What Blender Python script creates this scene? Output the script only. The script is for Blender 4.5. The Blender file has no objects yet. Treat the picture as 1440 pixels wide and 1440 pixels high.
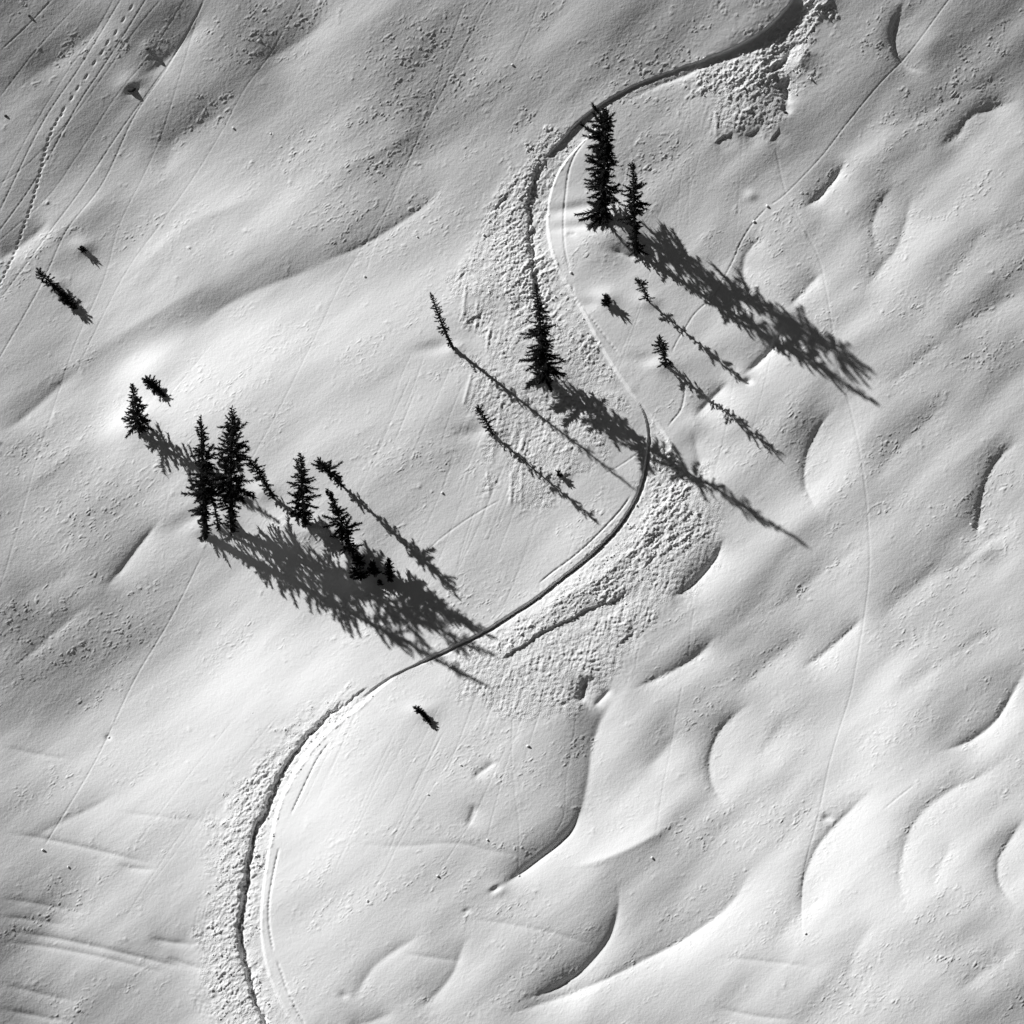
import bpy, math, random
import numpy as np
from mathutils import Vector

# ------------------------------------------------------------------ camera, sky, sun, exposure
S = 0.0625                      # metres per ground unit (all snow measurements below are in these units)
SLOPE, DEP, DIST = math.radians(33.0), math.radians(47.0), 430.0
EX = np.array([1.0, 0.0, 0.0])
ET = np.array([0.0, math.cos(SLOPE), math.sin(SLOPE)])       # up the fall line
EN = np.array([0.0, -math.sin(SLOPE), math.cos(SLOPE)])      # slope normal
CAM = DIST*np.array([0.0, -math.cos(DEP), math.sin(DEP)])
CUP = np.array([0.0, math.sin(DEP), math.cos(DEP)])
CFW = -CAM/DIST
FPX = DIST/S
SUN = np.array([-0.707, 0.345, 0.617]); SUN /= np.linalg.norm(SUN)
SUN_STRENGTH, SKY_STRENGTH, EXPOSURE = 5.0, 0.05, 0.0

sc = bpy.context.scene
col = sc.collection
cd = bpy.data.cameras.new('camera')
cd.sensor_width = 36.0
cd.lens = 36.0*FPX/1440.0
cd.clip_start, cd.clip_end = 1.0, 5000.0
cam = bpy.data.objects.new('camera', cd); col.objects.link(cam)
cam.location = CAM
cam.rotation_euler = (math.pi/2 - DEP, 0, 0)
sc.camera = cam

w = bpy.data.worlds.new('World'); sc.world = w; w.use_nodes = True
nt = w.node_tree; nt.nodes.clear()
sky = nt.nodes.new('ShaderNodeTexSky'); sky.sky_type = 'NISHITA'; sky.sun_disc = False
sky.sun_elevation = math.asin(SUN[2]); sky.sun_rotation = math.atan2(SUN[0], SUN[1])
sky.altitude = 3000; sky.dust_density = 0.0; sky.air_density = 0.5      # thin, clean mountain air
bw = nt.nodes.new('ShaderNodeSeparateColor')                 # black and white film behind a red filter: only the red of the sky counts
bg = nt.nodes.new('ShaderNodeBackground'); bg.inputs[1].default_value = SKY_STRENGTH
wo = nt.nodes.new('ShaderNodeOutputWorld')
nt.links.new(sky.outputs[0], bw.inputs[0]); nt.links.new(bw.outputs[0], bg.inputs[0]); nt.links.new(bg.outputs[0], wo.inputs[0])
sl = bpy.data.lights.new('sun', 'SUN'); sl.energy = SUN_STRENGTH; sl.angle = math.radians(0.5); sl.color = (1, 1, 1)
so = bpy.data.objects.new('sun', sl); col.objects.link(so)
so.rotation_euler = Vector(-SUN).to_track_quat('-Z', 'Y').to_euler()
so.location = SUN*200
sc.view_settings.view_transform = 'Standard'; sc.view_settings.look = 'None'
sc.view_settings.exposure = EXPOSURE; sc.view_settings.gamma = 1.0; sc.view_settings.use_curve_mapping = False

# ------------------------------------------------------------------ materials
def new_mat(name):
    m = bpy.data.materials.new(name); m.use_nodes = True
    return m, m.node_tree, m.node_tree.nodes['Principled BSDF']

def snow_mat(name, albedo, bump, grain=5.5):
    m, t, p = new_mat(name)
    p.inputs['Roughness'].default_value = 0.75
    p.inputs['Specular IOR Level'].default_value = 0.12
    tc = t.nodes.new('ShaderNodeTexCoord')
    n1 = t.nodes.new('ShaderNodeTexNoise'); n1.inputs['Scale'].default_value = grain; n1.inputs['Detail'].default_value = 3.0
    n1.inputs['Roughness'].default_value = 0.65
    n2 = t.nodes.new('ShaderNodeTexNoise'); n2.inputs['Scale'].default_value = 0.22; n2.inputs['Detail'].default_value = 4
    t.links.new(tc.outputs['Object'], n1.inputs['Vector']); t.links.new(tc.outputs['Object'], n2.inputs['Vector'])
    mr = t.nodes.new('ShaderNodeMapRange')
    mr.inputs[3].default_value = albedo - 0.025; mr.inputs[4].default_value = albedo + 0.02
    t.links.new(n2.outputs[0], mr.inputs[0]); t.links.new(mr.outputs[0], p.inputs['Base Color'])
    b = t.nodes.new('ShaderNodeBump'); b.inputs['Strength'].default_value = 1.0; b.inputs['Distance'].default_value = bump
    t.links.new(n1.outputs[0], b.inputs['Height']); t.links.new(b.outputs[0], p.inputs['Normal'])
    return m

def plain_mat(name, lo, hi, scale, rough=0.85):
    m, t, p = new_mat(name)
    p.inputs['Roughness'].default_value = rough
    p.inputs['Specular IOR Level'].default_value = 0.08
    n = t.nodes.new('ShaderNodeTexNoise'); n.inputs['Scale'].default_value = scale; n.inputs['Detail'].default_value = 4
    tc = t.nodes.new('ShaderNodeTexCoord'); t.links.new(tc.outputs['Object'], n.inputs['Vector'])
    r = t.nodes.new('ShaderNodeMapRange'); r.inputs[3].default_value = lo; r.inputs[4].default_value = hi
    t.links.new(n.outputs[0], r.inputs[0]); t.links.new(r.outputs[0], p.inputs['Base Color'])
    return m

M_SNOW = snow_mat('snow', 0.88, 0.022)
M_ROAD = snow_mat('packed_snow', 0.86, 0.045, 7.0)
M_DEBRIS = snow_mat('broken_snow', 0.87, 0.075, 8.0)
M_BALL = snow_mat('clod_snow', 0.87, 0.01)
M_NEEDLE = plain_mat('dark_needles', 0.008, 0.02, 6.0)
M_BARK = plain_mat('bark', 0.02, 0.05, 9.0)
M_ROCK = plain_mat('dark_rock', 0.03, 0.07, 5.0)

def tag(o, label=None, cat=None, group=None, kind=None):
    if label: o['label'] = label
    if cat: o['category'] = cat
    if group: o['group'] = group
    if kind: o['kind'] = kind
    return o

# ------------------------------------------------------------------ ground grid
def axis(lo, hi, step, out, ratio):
    a = list(np.arange(lo, hi + step, step))
    s, x, y, pre, post = step, a[0], a[-1], [], []
    while x > -out:
        s *= ratio; x -= s; y += s; pre.append(x); post.append(y)
    return np.array(pre[::-1] + a + post)
STEP = 1.38
UA = axis(-732, 732, STEP, 3200, 1.16)
VA = axis(-742, 742, STEP, 3200, 1.16)
NU, NV = len(UA), len(VA)
U, V = np.meshgrid(UA, VA)
FADE = np.clip((1250 - np.maximum(np.abs(U), np.abs(V)))/450.0, 0, 1)       # detail fades away from the surveyed area
FINE = np.clip((860 - np.maximum(np.abs(U), np.abs(V)))/100.0, 0, 1)

def unproject(px, py):
    r = CFW*FPX + EX*(px - 720.0) + CUP*(720.0 - py)
    return r/np.linalg.norm(r)
def p2uv(px, py, h=0.0):
    r = unproject(px, py)
    t = (h*S - CAM @ EN)/(r @ EN)
    P = CAM + r*t
    return (P @ EX)/S, -(P @ ET)/S
def project(P):
    d = P - CAM; z = d @ CFW
    return 720 + FPX*(d @ EX)/z, 720 - FPX*(d @ CUP)/z

# --- coherent noise
def perlin(x, y, seed):
    rs = np.random.RandomState(seed)
    ang = rs.rand(256)*2*np.pi
    gx, gy = np.cos(ang), np.sin(ang)
    perm = rs.permutation(256)
    perm = np.concatenate([perm, perm])
    xf, yf = np.floor(x), np.floor(y)
    xi, yi = xf.astype(np.int64) & 255, yf.astype(np.int64) & 255
    fx, fy = x - xf, y - yf
    u = fx*fx*fx*(fx*(fx*6 - 15) + 10); v = fy*fy*fy*(fy*(fy*6 - 15) + 10)
    def g(ix, iy, dx, dy):
        h = perm[perm[ix & 255] + (iy & 255)]
        return gx[h]*dx + gy[h]*dy
    a = g(xi, yi, fx, fy); b = g(xi + 1, yi, fx - 1, fy)
    c = g(xi, yi + 1, fx, fy - 1); d = g(xi + 1, yi + 1, fx - 1, fy - 1)
    return (a + u*(b - a) + v*((c - a) + u*(a - b - c + d)))*1.5
def rot(ang):
    c, s = math.cos(math.radians(ang)), math.sin(math.radians(ang))
    return U*c + V*s, -U*s + V*c
def sstep(a, b, x):
    t = np.clip((x - a)/(b - a), 0, 1); return t*t*(3 - 2*t)

# --- smooth sampling of coarse tables (cubic B-spline, tensor product)
def bspl(x, n):
    x = np.clip(x, 0, n - 1.0001); i = np.floor(x).astype(int); f = x - i
    W = np.zeros((len(x), n)); r = np.arange(len(x))
    for k, wt in ((-1, (1 - f)**3/6), (0, (3*f**3 - 6*f**2 + 4)/6), (1, (-3*f**3 + 3*f**2 + 3*f + 1)/6), (2, f**3/6)):
        np.add.at(W, (r, np.clip(i + k, 0, n - 1)), wt)
    return W

# ------------------------------------------------------------------ broad relief of the slope: tones of 60-unit patches, edge vignette included, turned into tilt
TONE = np.array([
[150,130,150,135,130,125,140,165,165,125,130,150,145,140,135,135,140,115,120,130,150,150,135,120],
[150,145,140,160,140,140,165,170,145,130,145,150,150,150,150,150,155,150,140,150,145,150,150,140],
[155,160,165,170,150,150,160,160,150,150,155,160,165,165,155,155,160,160,150,155,150,150,155,170],
[160,150,170,185,170,165,190,180,165,160,165,165,165,165,150,150,155,160,150,155,170,165,165,170],
[165,170,165,175,200,215,205,165,165,160,165,180,180,185,170,150,150,160,160,165,165,170,180,165],
[160,190,190,205,215,190,160,165,175,185,190,190,190,195,180,165,165,165,165,165,170,190,175,160],
[190,185,200,195,160,180,195,215,205,200,195,190,185,190,190,190,175,165,175,170,190,185,165,160],
[190,190,195,190,190,225,225,210,205,200,195,190,185,190,185,185,185,180,175,185,190,170,165,160],
[180,190,200,245,235,215,205,200,200,200,195,190,185,185,190,190,180,190,180,180,175,170,170,165],
[180,185,215,240,215,205,200,200,200,195,185,190,190,190,185,180,170,195,180,175,170,165,165,170],
[185,190,200,205,205,205,200,200,195,180,190,195,190,180,180,175,195,190,185,185,180,175,165,175],
[185,185,185,190,200,200,195,195,195,190,185,190,190,190,190,180,200,190,190,190,185,180,170,180],
[180,180,190,190,195,195,195,190,190,190,190,195,195,200,190,190,195,190,195,185,180,180,180,190],
[170,175,180,190,200,200,200,195,190,195,195,195,200,205,190,195,185,185,180,190,185,180,185,195],
[135,150,165,185,205,215,220,215,205,200,200,205,205,200,195,190,180,185,180,190,190,190,195,190],
[150,155,165,190,205,235,240,235,220,210,205,200,200,195,200,195,185,190,195,200,205,210,190,185],
[160,165,180,200,220,235,230,240,225,215,205,200,195,185,200,195,185,195,190,190,210,205,195,190],
[185,195,210,220,225,215,215,240,225,220,215,205,195,180,195,190,190,205,200,215,225,210,190,200],
[180,200,215,220,215,215,220,235,225,215,210,205,195,185,205,205,190,210,210,215,220,215,215,215],
[170,185,205,205,205,215,220,235,225,215,205,200,195,190,210,190,190,215,215,215,225,225,220,215],
[165,180,195,195,200,215,220,225,215,205,205,205,200,200,195,200,195,220,215,225,225,220,225,210],
[150,170,185,185,195,215,215,215,220,205,200,205,205,200,195,205,215,210,215,220,215,220,205,195],
[140,160,180,180,195,215,210,205,200,195,195,200,200,205,200,205,210,210,205,205,210,205,200,180],
[110,145,160,175,185,200,205,200,195,200,200,200,195,195,190,195,200,200,195,200,195,190,175,150]], float)
TONE[0:3] -= 7; TONE[:, 21:] -= 6; TONE[0:3, 18:] -= 5; TONE[7:11, 3:6] += 6; TONE[15:20, 5:9] += 4
TONE = np.clip(178 + 1.45*(TONE - 185), 55, 264)
def soft(a):
    p = np.pad(a, 1, mode='edge'); b = (p[:-2] + 4*p[1:-1] + p[2:])/6
    return (b[:, :-2] + 4*b[:, 1:-1] + b[:, 2:])/6
TONE = TONE + 0.8*(TONE - soft(TONE))
def lin(d):
    c = d/255.0
    return np.where(c < 0.04045, c/12.92, ((c + 0.055)/1.055)**2.4)
LN = SUN @ EN
LS = np.array([SUN @ EX, -(SUN @ ET)]); LSM = np.linalg.norm(LS); LSD = LS/LSM     # in-plane direction to the sun (u, v)
KSUN = 0.88*SUN_STRENGTH/math.pi
PADC = 14
def macro():
    ndl = (lin(TONE)/(2**EXPOSURE) - 0.045)/KSUN
    g = (LN - ndl)/LSM                               # wanted rise towards the sun
    g = g - g.mean()*0.6
    g = np.pad(g, PADC, mode='edge')
    n = g.shape[0]
    yy, xx = np.mgrid[0:n, 0:n]
    e = np.maximum(np.abs(xx - (n - 1)/2), np.abs(yy - (n - 1)/2)) - 12
    g = g*np.clip(1 - e/PADC, 0, 1)
    q = 4
    xs = np.arange(n*q)/q - 0.5 + 0.5/q
    W = bspl(xs, n)
    G = W @ g @ W.T
    k = np.fft.fftfreq(n*q, d=60.0/q)*2*np.pi
    KX, KY = np.meshgrid(k, k)
    ks = KX*LSD[0] + KY*LSD[1]; kp = -KX*LSD[1] + KY*LSD[0]
    den = ks**2 + 0.10*kp**2 + 1e-7
    H = np.fft.ifft2(-1j*ks*np.fft.fft2(G)/den).real
    WU = bspl((UA + 720)/60.0*q - 0.5 + PADC*q, n*q); WV = bspl((VA + 720)/60.0*q - 0.5 + PADC*q, n*q)
    return WV @ H @ WU.T
H = macro()
HMAC = H.copy()
def samp(A, u, v):
    i = int(np.clip(np.searchsorted(UA, u) - 1, 0, NU - 2)); j = int(np.clip(np.searchsorted(VA, v) - 1, 0, NV - 2))
    fu = (u - UA[i])/(UA[i+1] - UA[i]); fv = (v - VA[j])/(VA[j+1] - VA[j])
    return (A[j, i]*(1-fu) + A[j, i+1]*fu)*(1-fv) + (A[j+1, i]*(1-fu) + A[j+1, i+1]*fu)*fv
def site(px, py, A=None):
    """ground coordinates of a surveyed point, on the relief A"""
    A = HMAC if A is None else A
    u, v = p2uv(px, py)
    for _ in range(5): u, v = p2uv(px, py, samp(A, u, v))
    return u, v

CRUSTM = np.zeros_like(H)      # where the wind crust has broken up
# --- strokes: relief that follows a line
def curve(pts, par=None, step=4.0, smooth=True):
    P = np.array([site(x, y) for x, y in pts]); n = len(P)
    Q = np.zeros((n, 0)) if par is None else np.array(par, float).reshape(n, -1)
    A = np.hstack([P, Q])
    if not smooth or n < 3: 
        out = []
        for i in range(n - 1):
            m = max(1, int(np.linalg.norm(P[i+1] - P[i])/step))
            for k in range(m): out.append(A[i] + (A[i+1] - A[i])*k/m)
        out.append(A[-1]); return np.array(out)
    E = np.vstack([2*A[0] - A[1], A, 2*A[-1] - A[-2]])
    out = []
    for i in range(1, n):
        p0, p1, p2, p3 = E[i-1], E[i], E[i+1], E[i+2]
        m = max(1, int(np.linalg.norm(p2[:2] - p1[:2])/step))
        for k in range(m):
            t = k/m
            out.append(0.5*((2*p1) + (-p0 + p2)*t + (2*p0 - 5*p1 + 4*p2 - p3)*t*t + (-p0 + 3*p1 - 3*p2 + p3)*t**3))
    out.append(A[-1])
    return np.array(out)
def field(C, reach):
    """signed distance (right of travel positive), arc length and parameters near a polyline"""
    x0, x1 = C[:, 0].min() - reach, C[:, 0].max() + reach
    y0, y1 = C[:, 1].min() - reach, C[:, 1].max() + reach
    i0, i1 = np.searchsorted(UA, x0), np.searchsorted(UA, x1)
    j0, j1 = np.searchsorted(VA, y0), np.searchsorted(VA, y1)
    if i1 <= i0 or j1 <= j0: return None
    D = np.full((j1 - j0, i1 - i0), 1e9); SG = np.ones_like(D); L = np.zeros_like(D)
    npar = C.shape[1] - 2
    PR = np.zeros(D.shape + (npar,)) if npar else None
    s = 0.0
    for a, b in zip(C[:-1], C[1:]):
        d = b[:2] - a[:2]; ln = np.hypot(*d)
        if ln < 1e-6: continue
        a0, a1 = np.searchsorted(UA, min(a[0], b[0]) - reach), np.searchsorted(UA, max(a[0], b[0]) + reach)
        b0, b1 = np.searchsorted(VA, min(a[1], b[1]) - reach), np.searchsorted(VA, max(a[1], b[1]) + reach)
        if a1 > a0 and b1 > b0:
            X = UA[a0:a1][None, :] - a[0]; Y = VA[b0:b1][:, None] - a[1]
            t = np.clip((X*d[0] + Y*d[1])/(ln*ln), 0, 1)
            q = np.hypot(X - t*d[0], Y - t*d[1])
            sub = (slice(b0 - j0, b1 - j0), slice(a0 - i0, a1 - i0))
            m = q < D[sub]
            D[sub] = np.where(m, q, D[sub])
            SG[sub] = np.where(m, np.sign(-X*d[1] + Y*d[0]), SG[sub])
            L[sub] = np.where(m, s + t*ln, L[sub])
            for k in range(npar):
                PR[sub][..., k] = np.where(m, a[2+k] + t*(b[2+k] - a[2+k]), PR[sub][..., k])
        s += ln
    return (slice(j0, j1), slice(i0, i1)), D, D*SG, L, s, PR
def ends(L, tot, e0, e1):
    return sstep(0, 1, L/max(e0, 1e-3))*sstep(0, 1, (tot - L)/max(e1, 1e-3))
def blur(a, r):
    for ax_ in (0, 1):
        cs = np.cumsum(np.pad(a, [(r+1, r) if k == ax_ else (0, 0) for k in (0, 1)], mode='edge'), axis=ax_)
        n = cs.shape[ax_]
        a = ((cs[2*r+1:] - cs[:n-2*r-1]) if ax_ == 0 else (cs[:, 2*r+1:] - cs[:, :n-2*r-1]))/(2*r+1)
    return a
def crease(pts, A, wl, wr, e=2.0, e0=40, e1=40, crumb=0.0):
    """a trough with a sharp bottom; A depth, wl / wr how far its left and right banks reach"""
    F = field(curve(pts), 4.2*max(wl, wr))
    if F is None: return
    sl_, D, d, L, tot, _ = F
    wd = np.where(d < 0, wr, wl)          # lines run downhill: d < 0 is the bank turned to the sun
    p = np.exp(-(np.sqrt(D*D + e*e) - e)/wd)
    p *= sstep(4.2, 3.0, D/max(wl, wr))
    k = ends(L, tot, min(max(e0, tot*0.33), tot/2), min(max(e1, tot*0.33), tot/2))
    Q = np.where(D < 1e8, A*p*k, 0)
    B = blur(blur(Q, 5), 7); wgt = np.exp(-(np.minimum(D, 1e3)/11)**2)          # banks blend smoothly away from the line
    H[sl_] -= Q*wgt + B*(1 - wgt)
    if crumb: CRUSTM[sl_] = np.maximum(CRUSTM[sl_], np.where(D < 1e8, crumb*k*np.exp(-D/16), 0))
def groove(pts, A, wd, beads=0.0, seed=0, berm=0.25, taper=12, smooth=True, jit=0.0):
    F = field(curve(pts, step=6, smooth=smooth), 5*wd + 4*jit)
    if F is None: return
    sl_, D, d, L, tot, _ = F
    k = ends(L, tot, taper, taper)
    if jit: D = np.where(D < 1e8, np.abs(d + jit*(perlin(U[sl_]/6, V[sl_]/6, seed) + 1.2*perlin(U[sl_]/14, V[sl_]/14, seed + 1))), D)
    if beads:
        k = k*(1 - beads + beads*(0.5 + 0.5*np.sin(L*0.9 + np.sin(L*0.13 + seed)*3)))
    p = -np.exp(-D*D/(2*wd*wd))
    H[sl_] += np.where(D < 1e8, A*p*k, 0)*FINE[sl_]
def bump(px, py, A, rx, ry=None, ang=0):
    ry = ry or rx
    u, v = site(px, py)
    R = 3.2*max(rx, ry)
    i0, i1 = np.searchsorted(UA, [u - R, u + R]); j0, j1 = np.searchsorted(VA, [v - R, v + R])
    X = UA[i0:i1][None, :] - u; Y = VA[j0:j1][:, None] - v
    c, s = math.cos(math.radians(ang)), math.sin(math.radians(ang))
    a, b = (X*c + Y*s)/rx, (-X*s + Y*c)/ry
    H[j0:j1, i0:i1] += A*np.exp(-(a*a + b*b)/2)
def polymask(pts, feather):
    """soft mask of an area given by its outline"""
    P = np.array([site(x, y) for x, y in pts]); q = 5.0; n = 320
    ax = (np.arange(n) - n/2)*q
    X, Y = np.meshgrid(ax, ax); ins = np.zeros(X.shape, bool)
    for a, b in zip(P, np.roll(P, -1, 0)):
        c = (a[1] > Y) != (b[1] > Y)
        ins ^= c & (X < (b[0] - a[0])*(Y - a[1])/(b[1] - a[1] + 1e-12) + a[0])
    m = ins.astype(float); r = max(1, int(feather/q/2))
    for _ in range(3):
        for axx in (0, 1):
            cs = np.cumsum(np.pad(m, [(r+1, r) if k == axx else (0, 0) for k in (0, 1)], mode='edge'), axis=axx)
            m = (np.take(cs, range(2*r+1, cs.shape[axx]), axx) - np.take(cs, range(0, cs.shape[axx]-2*r-1), axx))/(2*r+1)
    return bspl(VA/q + n/2, n) @ m @ bspl(UA/q + n/2, n).T

# ------------------------------------------------------------------ wind-made relief
r1x, r1y = rot(-38)            # long axis of the drifts
H += FADE*(3.6*perlin(r1x/210, r1y/110, 1) + 0.8*perlin(r1x/95, r1y/42, 2) + 0.16*perlin(r1x/46, r1y/17, 3))
r2x, r2y = rot(-35)
H += FINE*0.07*perlin(r2x/22, r2y/7.5, 4)
right = sstep(-60, 330, U + 0.25*V)*FADE            # overlapping rolls on the right-hand side
r3x, r3y = rot(-47)
r3y = r3y + 22*perlin(U/150, V/150, 6)
H += right*(2.2*perlin(r3x/200, r3y/70, 7) + 0.7*perlin(r3x/105, r3y/36, 8))
# far beyond the surveyed area: rolling open slope
H += (1 - FADE)*30*perlin(U/700, V/700, 5)

# drift hollows and cornice-like lips, sun bank on the right of each line
for args in [
    # upper right
    ([(1280,-8),(1266,15),(1257,45),(1262,75),(1278,92),(1310,102)], 4.5, 7, 40, 2, 20, 40),
    ([(1192,218),(1180,242),(1165,262),(1152,277),(1125,296)], 7.5, 13, 16, 2, 12, 30),
    ([(1445,138),(1400,150),(1364,164),(1350,185),(1330,202),(1308,214)], 5.5, 22, 26, 3, 10, 40),
    ([(1268,250),(1246,275),(1232,300),(1228,325),(1237,350),(1255,362)], 3.0, 12, 22, 3, 30, 30),
    ([(1288,255),(1275,310),(1263,346),(1240,376),(1205,425)], 5.0, 20, 30, 4, 40, 50),
    ([(1082,328),(1060,345),(1047,365),(1046,402)], 3.4, 10, 20, 2, 20, 20),
    ([(1160,378),(1132,408),(1105,438)], 4.0, 14, 16, 2, 15, 15),
    ([(1105,455),(1094,478),(1082,494),(1064,512),(1040,530)], 7.0, 14, 14, 2, 10, 20),
    ([(1030,532),(1005,556),(985,578),(974,592)], 4.5, 10, 14, 2, 15, 8),
    ([(976,596),(979,622),(986,655),(1000,690)], 3.5, 14, 34, 3, 26, 50),
    ([(1345,470),(1300,500),(1265,530),(1225,548)], 3.0, 22, 26, 4, 40, 40),
    # right middle
    ([(1184,566),(1160,590),(1145,615),(1135,642),(1132,670),(1138,695),(1158,732)], 5.2, 11, 40, 2, 30, 40),
    ([(1450,612),(1415,634),(1395,660),(1383,690),(1378,722),(1374,752),(1370,776)], 5.5, 12, 40, 2, 20, 14),
    ([(1440,742),(1405,752),(1372,776),(1340,800),(1300,816)], 3.5, 24, 22, 3, 40, 40),
    ([(1022,748),(1008,782),(990,806),(968,827),(938,846)], 8.5, 16, 15, 2, 30, 26),
    ([(1012,886),(990,914),(955,938),(915,958),(880,974)], 6.0, 20, 14, 2, 30, 30),
    ([(880,974),(850,1004),(834,1046),(827,1096),(817,1140),(800,1170)], 5.5, 18, 22, 3, 30, 20),
    ([(822,1120),(808,1160),(788,1184),(760,1206),(728,1230),(694,1254)], 9.0, 13, 16, 2, 26, 26),
    ([(1224,856),(1202,880),(1180,900),(1150,925),(1115,945)], 5.0, 15, 16, 2, 30, 40),
    ([(1448,930),(1422,980),(1400,1014),(1370,1038),(1340,1051),(1306,1062)], 7.5, 20, 15, 2, 30, 30),
    ([(1064,984),(1040,1000),(1015,1025),(1002,1052),(998,1080),(1006,1112),(1032,1142)], 5.2, 11, 36, 2, 26, 40),
    ([(1240,1100),(1212,1124),(1190,1146),(1165,1172),(1145,1200),(1131,1240),(1127,1280),(1120,1325)], 5.5, 11, 44, 2, 40, 40),
    ([(1445,1045),(1385,1088),(1340,1110),(1300,1140),(1280,1170),(1270,1205),(1266,1235),(1272,1268),(1282,1312)], 5.0, 16, 38, 3, 60, 60),
    ([(1448,1140),(1422,1180),(1405,1212),(1410,1250),(1440,1282)], 4.5, 10, 30, 2, 30, 30),
    ([(1058,1195),(1052,1230),(1032,1265),(1000,1294),(955,1324),(905,1350),(845,1380),(780,1405),(720,1425),(680,1446)], 6.0, 22, 13, 2, 50, 60),
    ([(866,1232),(870,1270),(860,1312),(840,1342),(812,1370),(775,1392),(720,1412)], 7.0, 18, 15, 2, 40, 60),
    ([(668,1308),(652,1330),(637,1368),(612,1400),(578,1427)], 5.0, 20, 16, 2, 30, 30),
    ([(604,1308),(560,1334),(526,1360),(506,1390),(488,1424)], 4.5, 16, 14, 3, 30, 30),
    ([(960,1148),(925,1172),(885,1194),(840,1212),(790,1222)], -5.0, 15, 17, 3, 40, 50),
    ([(826,948),(820,975),(812,992)], 6.0, 9, 14, 2, 10, 14),
    ([(862,964),(848,980),(832,996)], 3.0, 6, 5, 1.5, 8, 8),
    ([(702,1068),(684,1080),(662,1097)], 3.2, 8, 6, 1.5, 8, 8),
    ([(560,1420),(520,1437),(480,1445)], 3.0, 12, 12, 2, 10, 10),
    ([(668,1128),(664,1146),(655,1165)], 2.8, 6, 8, 1.5, 6, 10),
    # upper left, soft
    ([(634,246),(602,284),(560,315),(510,345),(465,364),(430,380)], 3.6, 11, 16, 2, 30, 50),
    ([(30,115),(70,92),(115,60),(150,28),(168,0)], 5.0, 30, 26, 6, 30, 20),
    ([(295,0),(275,38),(245,72),(215,98),(185,112)], 5.5, 22, 20, 4, 10, 30),
    ([(480,10),(440,45),(400,70),(350,95)], 4.5, 24, 24, 5, 20, 40),
    ([(252,170),(240,215),(222,258)], 2.4, 20, 30, 7, 40, 40),
    ([(75,305),(50,330),(15,355),(-10,372)], 6.5, 18, 22, 4, 20, 10),
    ([(480,364),(420,386),(352,412),(315,431),(285,456),(252,482)], 4.0, 15, 26, 4, 40, 40),
    ([(410,262),(345,285),(287,306),(242,335),(206,366),(160,402)], -3.6, 26, 28, 9, 60, 50),
    ([(235,352),(222,385),(190,425)], 2.0, 22, 18, 8, 30, 40),
    ([(120,512),(80,545),(30,590),(-5,612)], 5.0, 20, 22, 4, 30, 10),
    # left middle
    ([(232,722),(222,735),(208,752),(190,775),(165,808),(140,835)], 4.6, 9, 11, 2, 8, 40),
    ([(135,842),(100,870),(60,905),(10,945)], 3.0, 20, 14, 3, 30, 20),
    ([(172,1108),(140,1130),(90,1155),(30,1185)], 2.2, 12, 10, 3, 20, 30),
    # more soft folds on the left
    ([(180,252),(120,298),(60,348),(-5,396)], -3.6, 24, 26, 8, 50, 30),
    ([(340,378),(255,420),(172,470),(90,522)], -3.4, 24, 26, 8, 50, 50),
    ([(440,298),(372,340),(300,374)], -1.8, 24, 24, 8, 50, 50),
    ([(150,596),(82,650),(15,704)], -3.0, 26, 26, 8, 50, 40),
    ([(605,168),(530,216),(450,252)], -3.0, 24, 26, 8, 50, 50),
    ([(335,148),(262,186),(190,218)], 3.0, 24, 26, 8, 50, 50),
    ([(120,790),(70,820),(10,850)], 3.0, 24, 24, 8, 40, 40),
    # right-hand rolls, soft
    ([(1448,100),(1370,125),(1300,158),(1235,190)], 3.8, 30, 34, 7, 40, 50),
    ([(1245,742),(1165,798),(1085,858),(1015,886)], 3.6, 30, 30, 7, 50, 50),
    ([(1335,785),(1272,838),(1228,884)], 3.2, 24, 26, 6, 40, 40),
    ([(1448,866),(1372,900),(1302,950),(1255,990)], 3.8, 28, 30, 6, 40, 50),
    ([(1115,996),(1085,1040),(1050,1082)], 3.0, 22, 24, 6, 40, 40),
    ([(1345,556),(1295,600),(1245,655),(1215,690)], 3.2, 26, 30, 7, 40, 40),
    ([(1448,404),(1380,440),(1318,474)], 3.2, 26, 26, 6, 40, 40),
    ([(1172,1245),(1122,1290),(1078,1335)], 3.0, 22, 24, 6, 40, 40),
    ([(1448,1322),(1392,1360),(1340,1402)], 3.8, 26, 24, 6, 40, 40),
    ([(1238,1285),(1204,1340),(1190,1400)], 3.0, 20, 26, 5, 40, 40),
    ([(965,1012),(932,1058),(898,1092)], 3.0, 20, 24, 5, 40, 40),
    ([(1352,1172),(1322,1218),(1310,1266)], 3.0, 18, 26, 5, 40, 40),
    ([(1150,880),(1100,915),(1050,960),(1030,985)], 3.0, 22, 24, 6, 40, 40),
    ([(1410,300),(1370,345),(1330,400),(1310,440)], 3.2, 26, 30, 7, 40, 40),
]:
    x_ = args[0][0][0]
    p_, A_, wl_, wr_, e_ = args[:5]
    if 0 < A_ < 7: A_, wr_ = A_*(1.3 if x_ > 820 else 0.95), wr_*1.25
    elif A_ >= 7: A_, wl_, e_ = A_*1.05, wl_*0.8, 1.2
    crease(p_, A_, wl_, wr_, e_, *args[5:], crumb=0.9 if x_ > 990 else 0)
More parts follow.
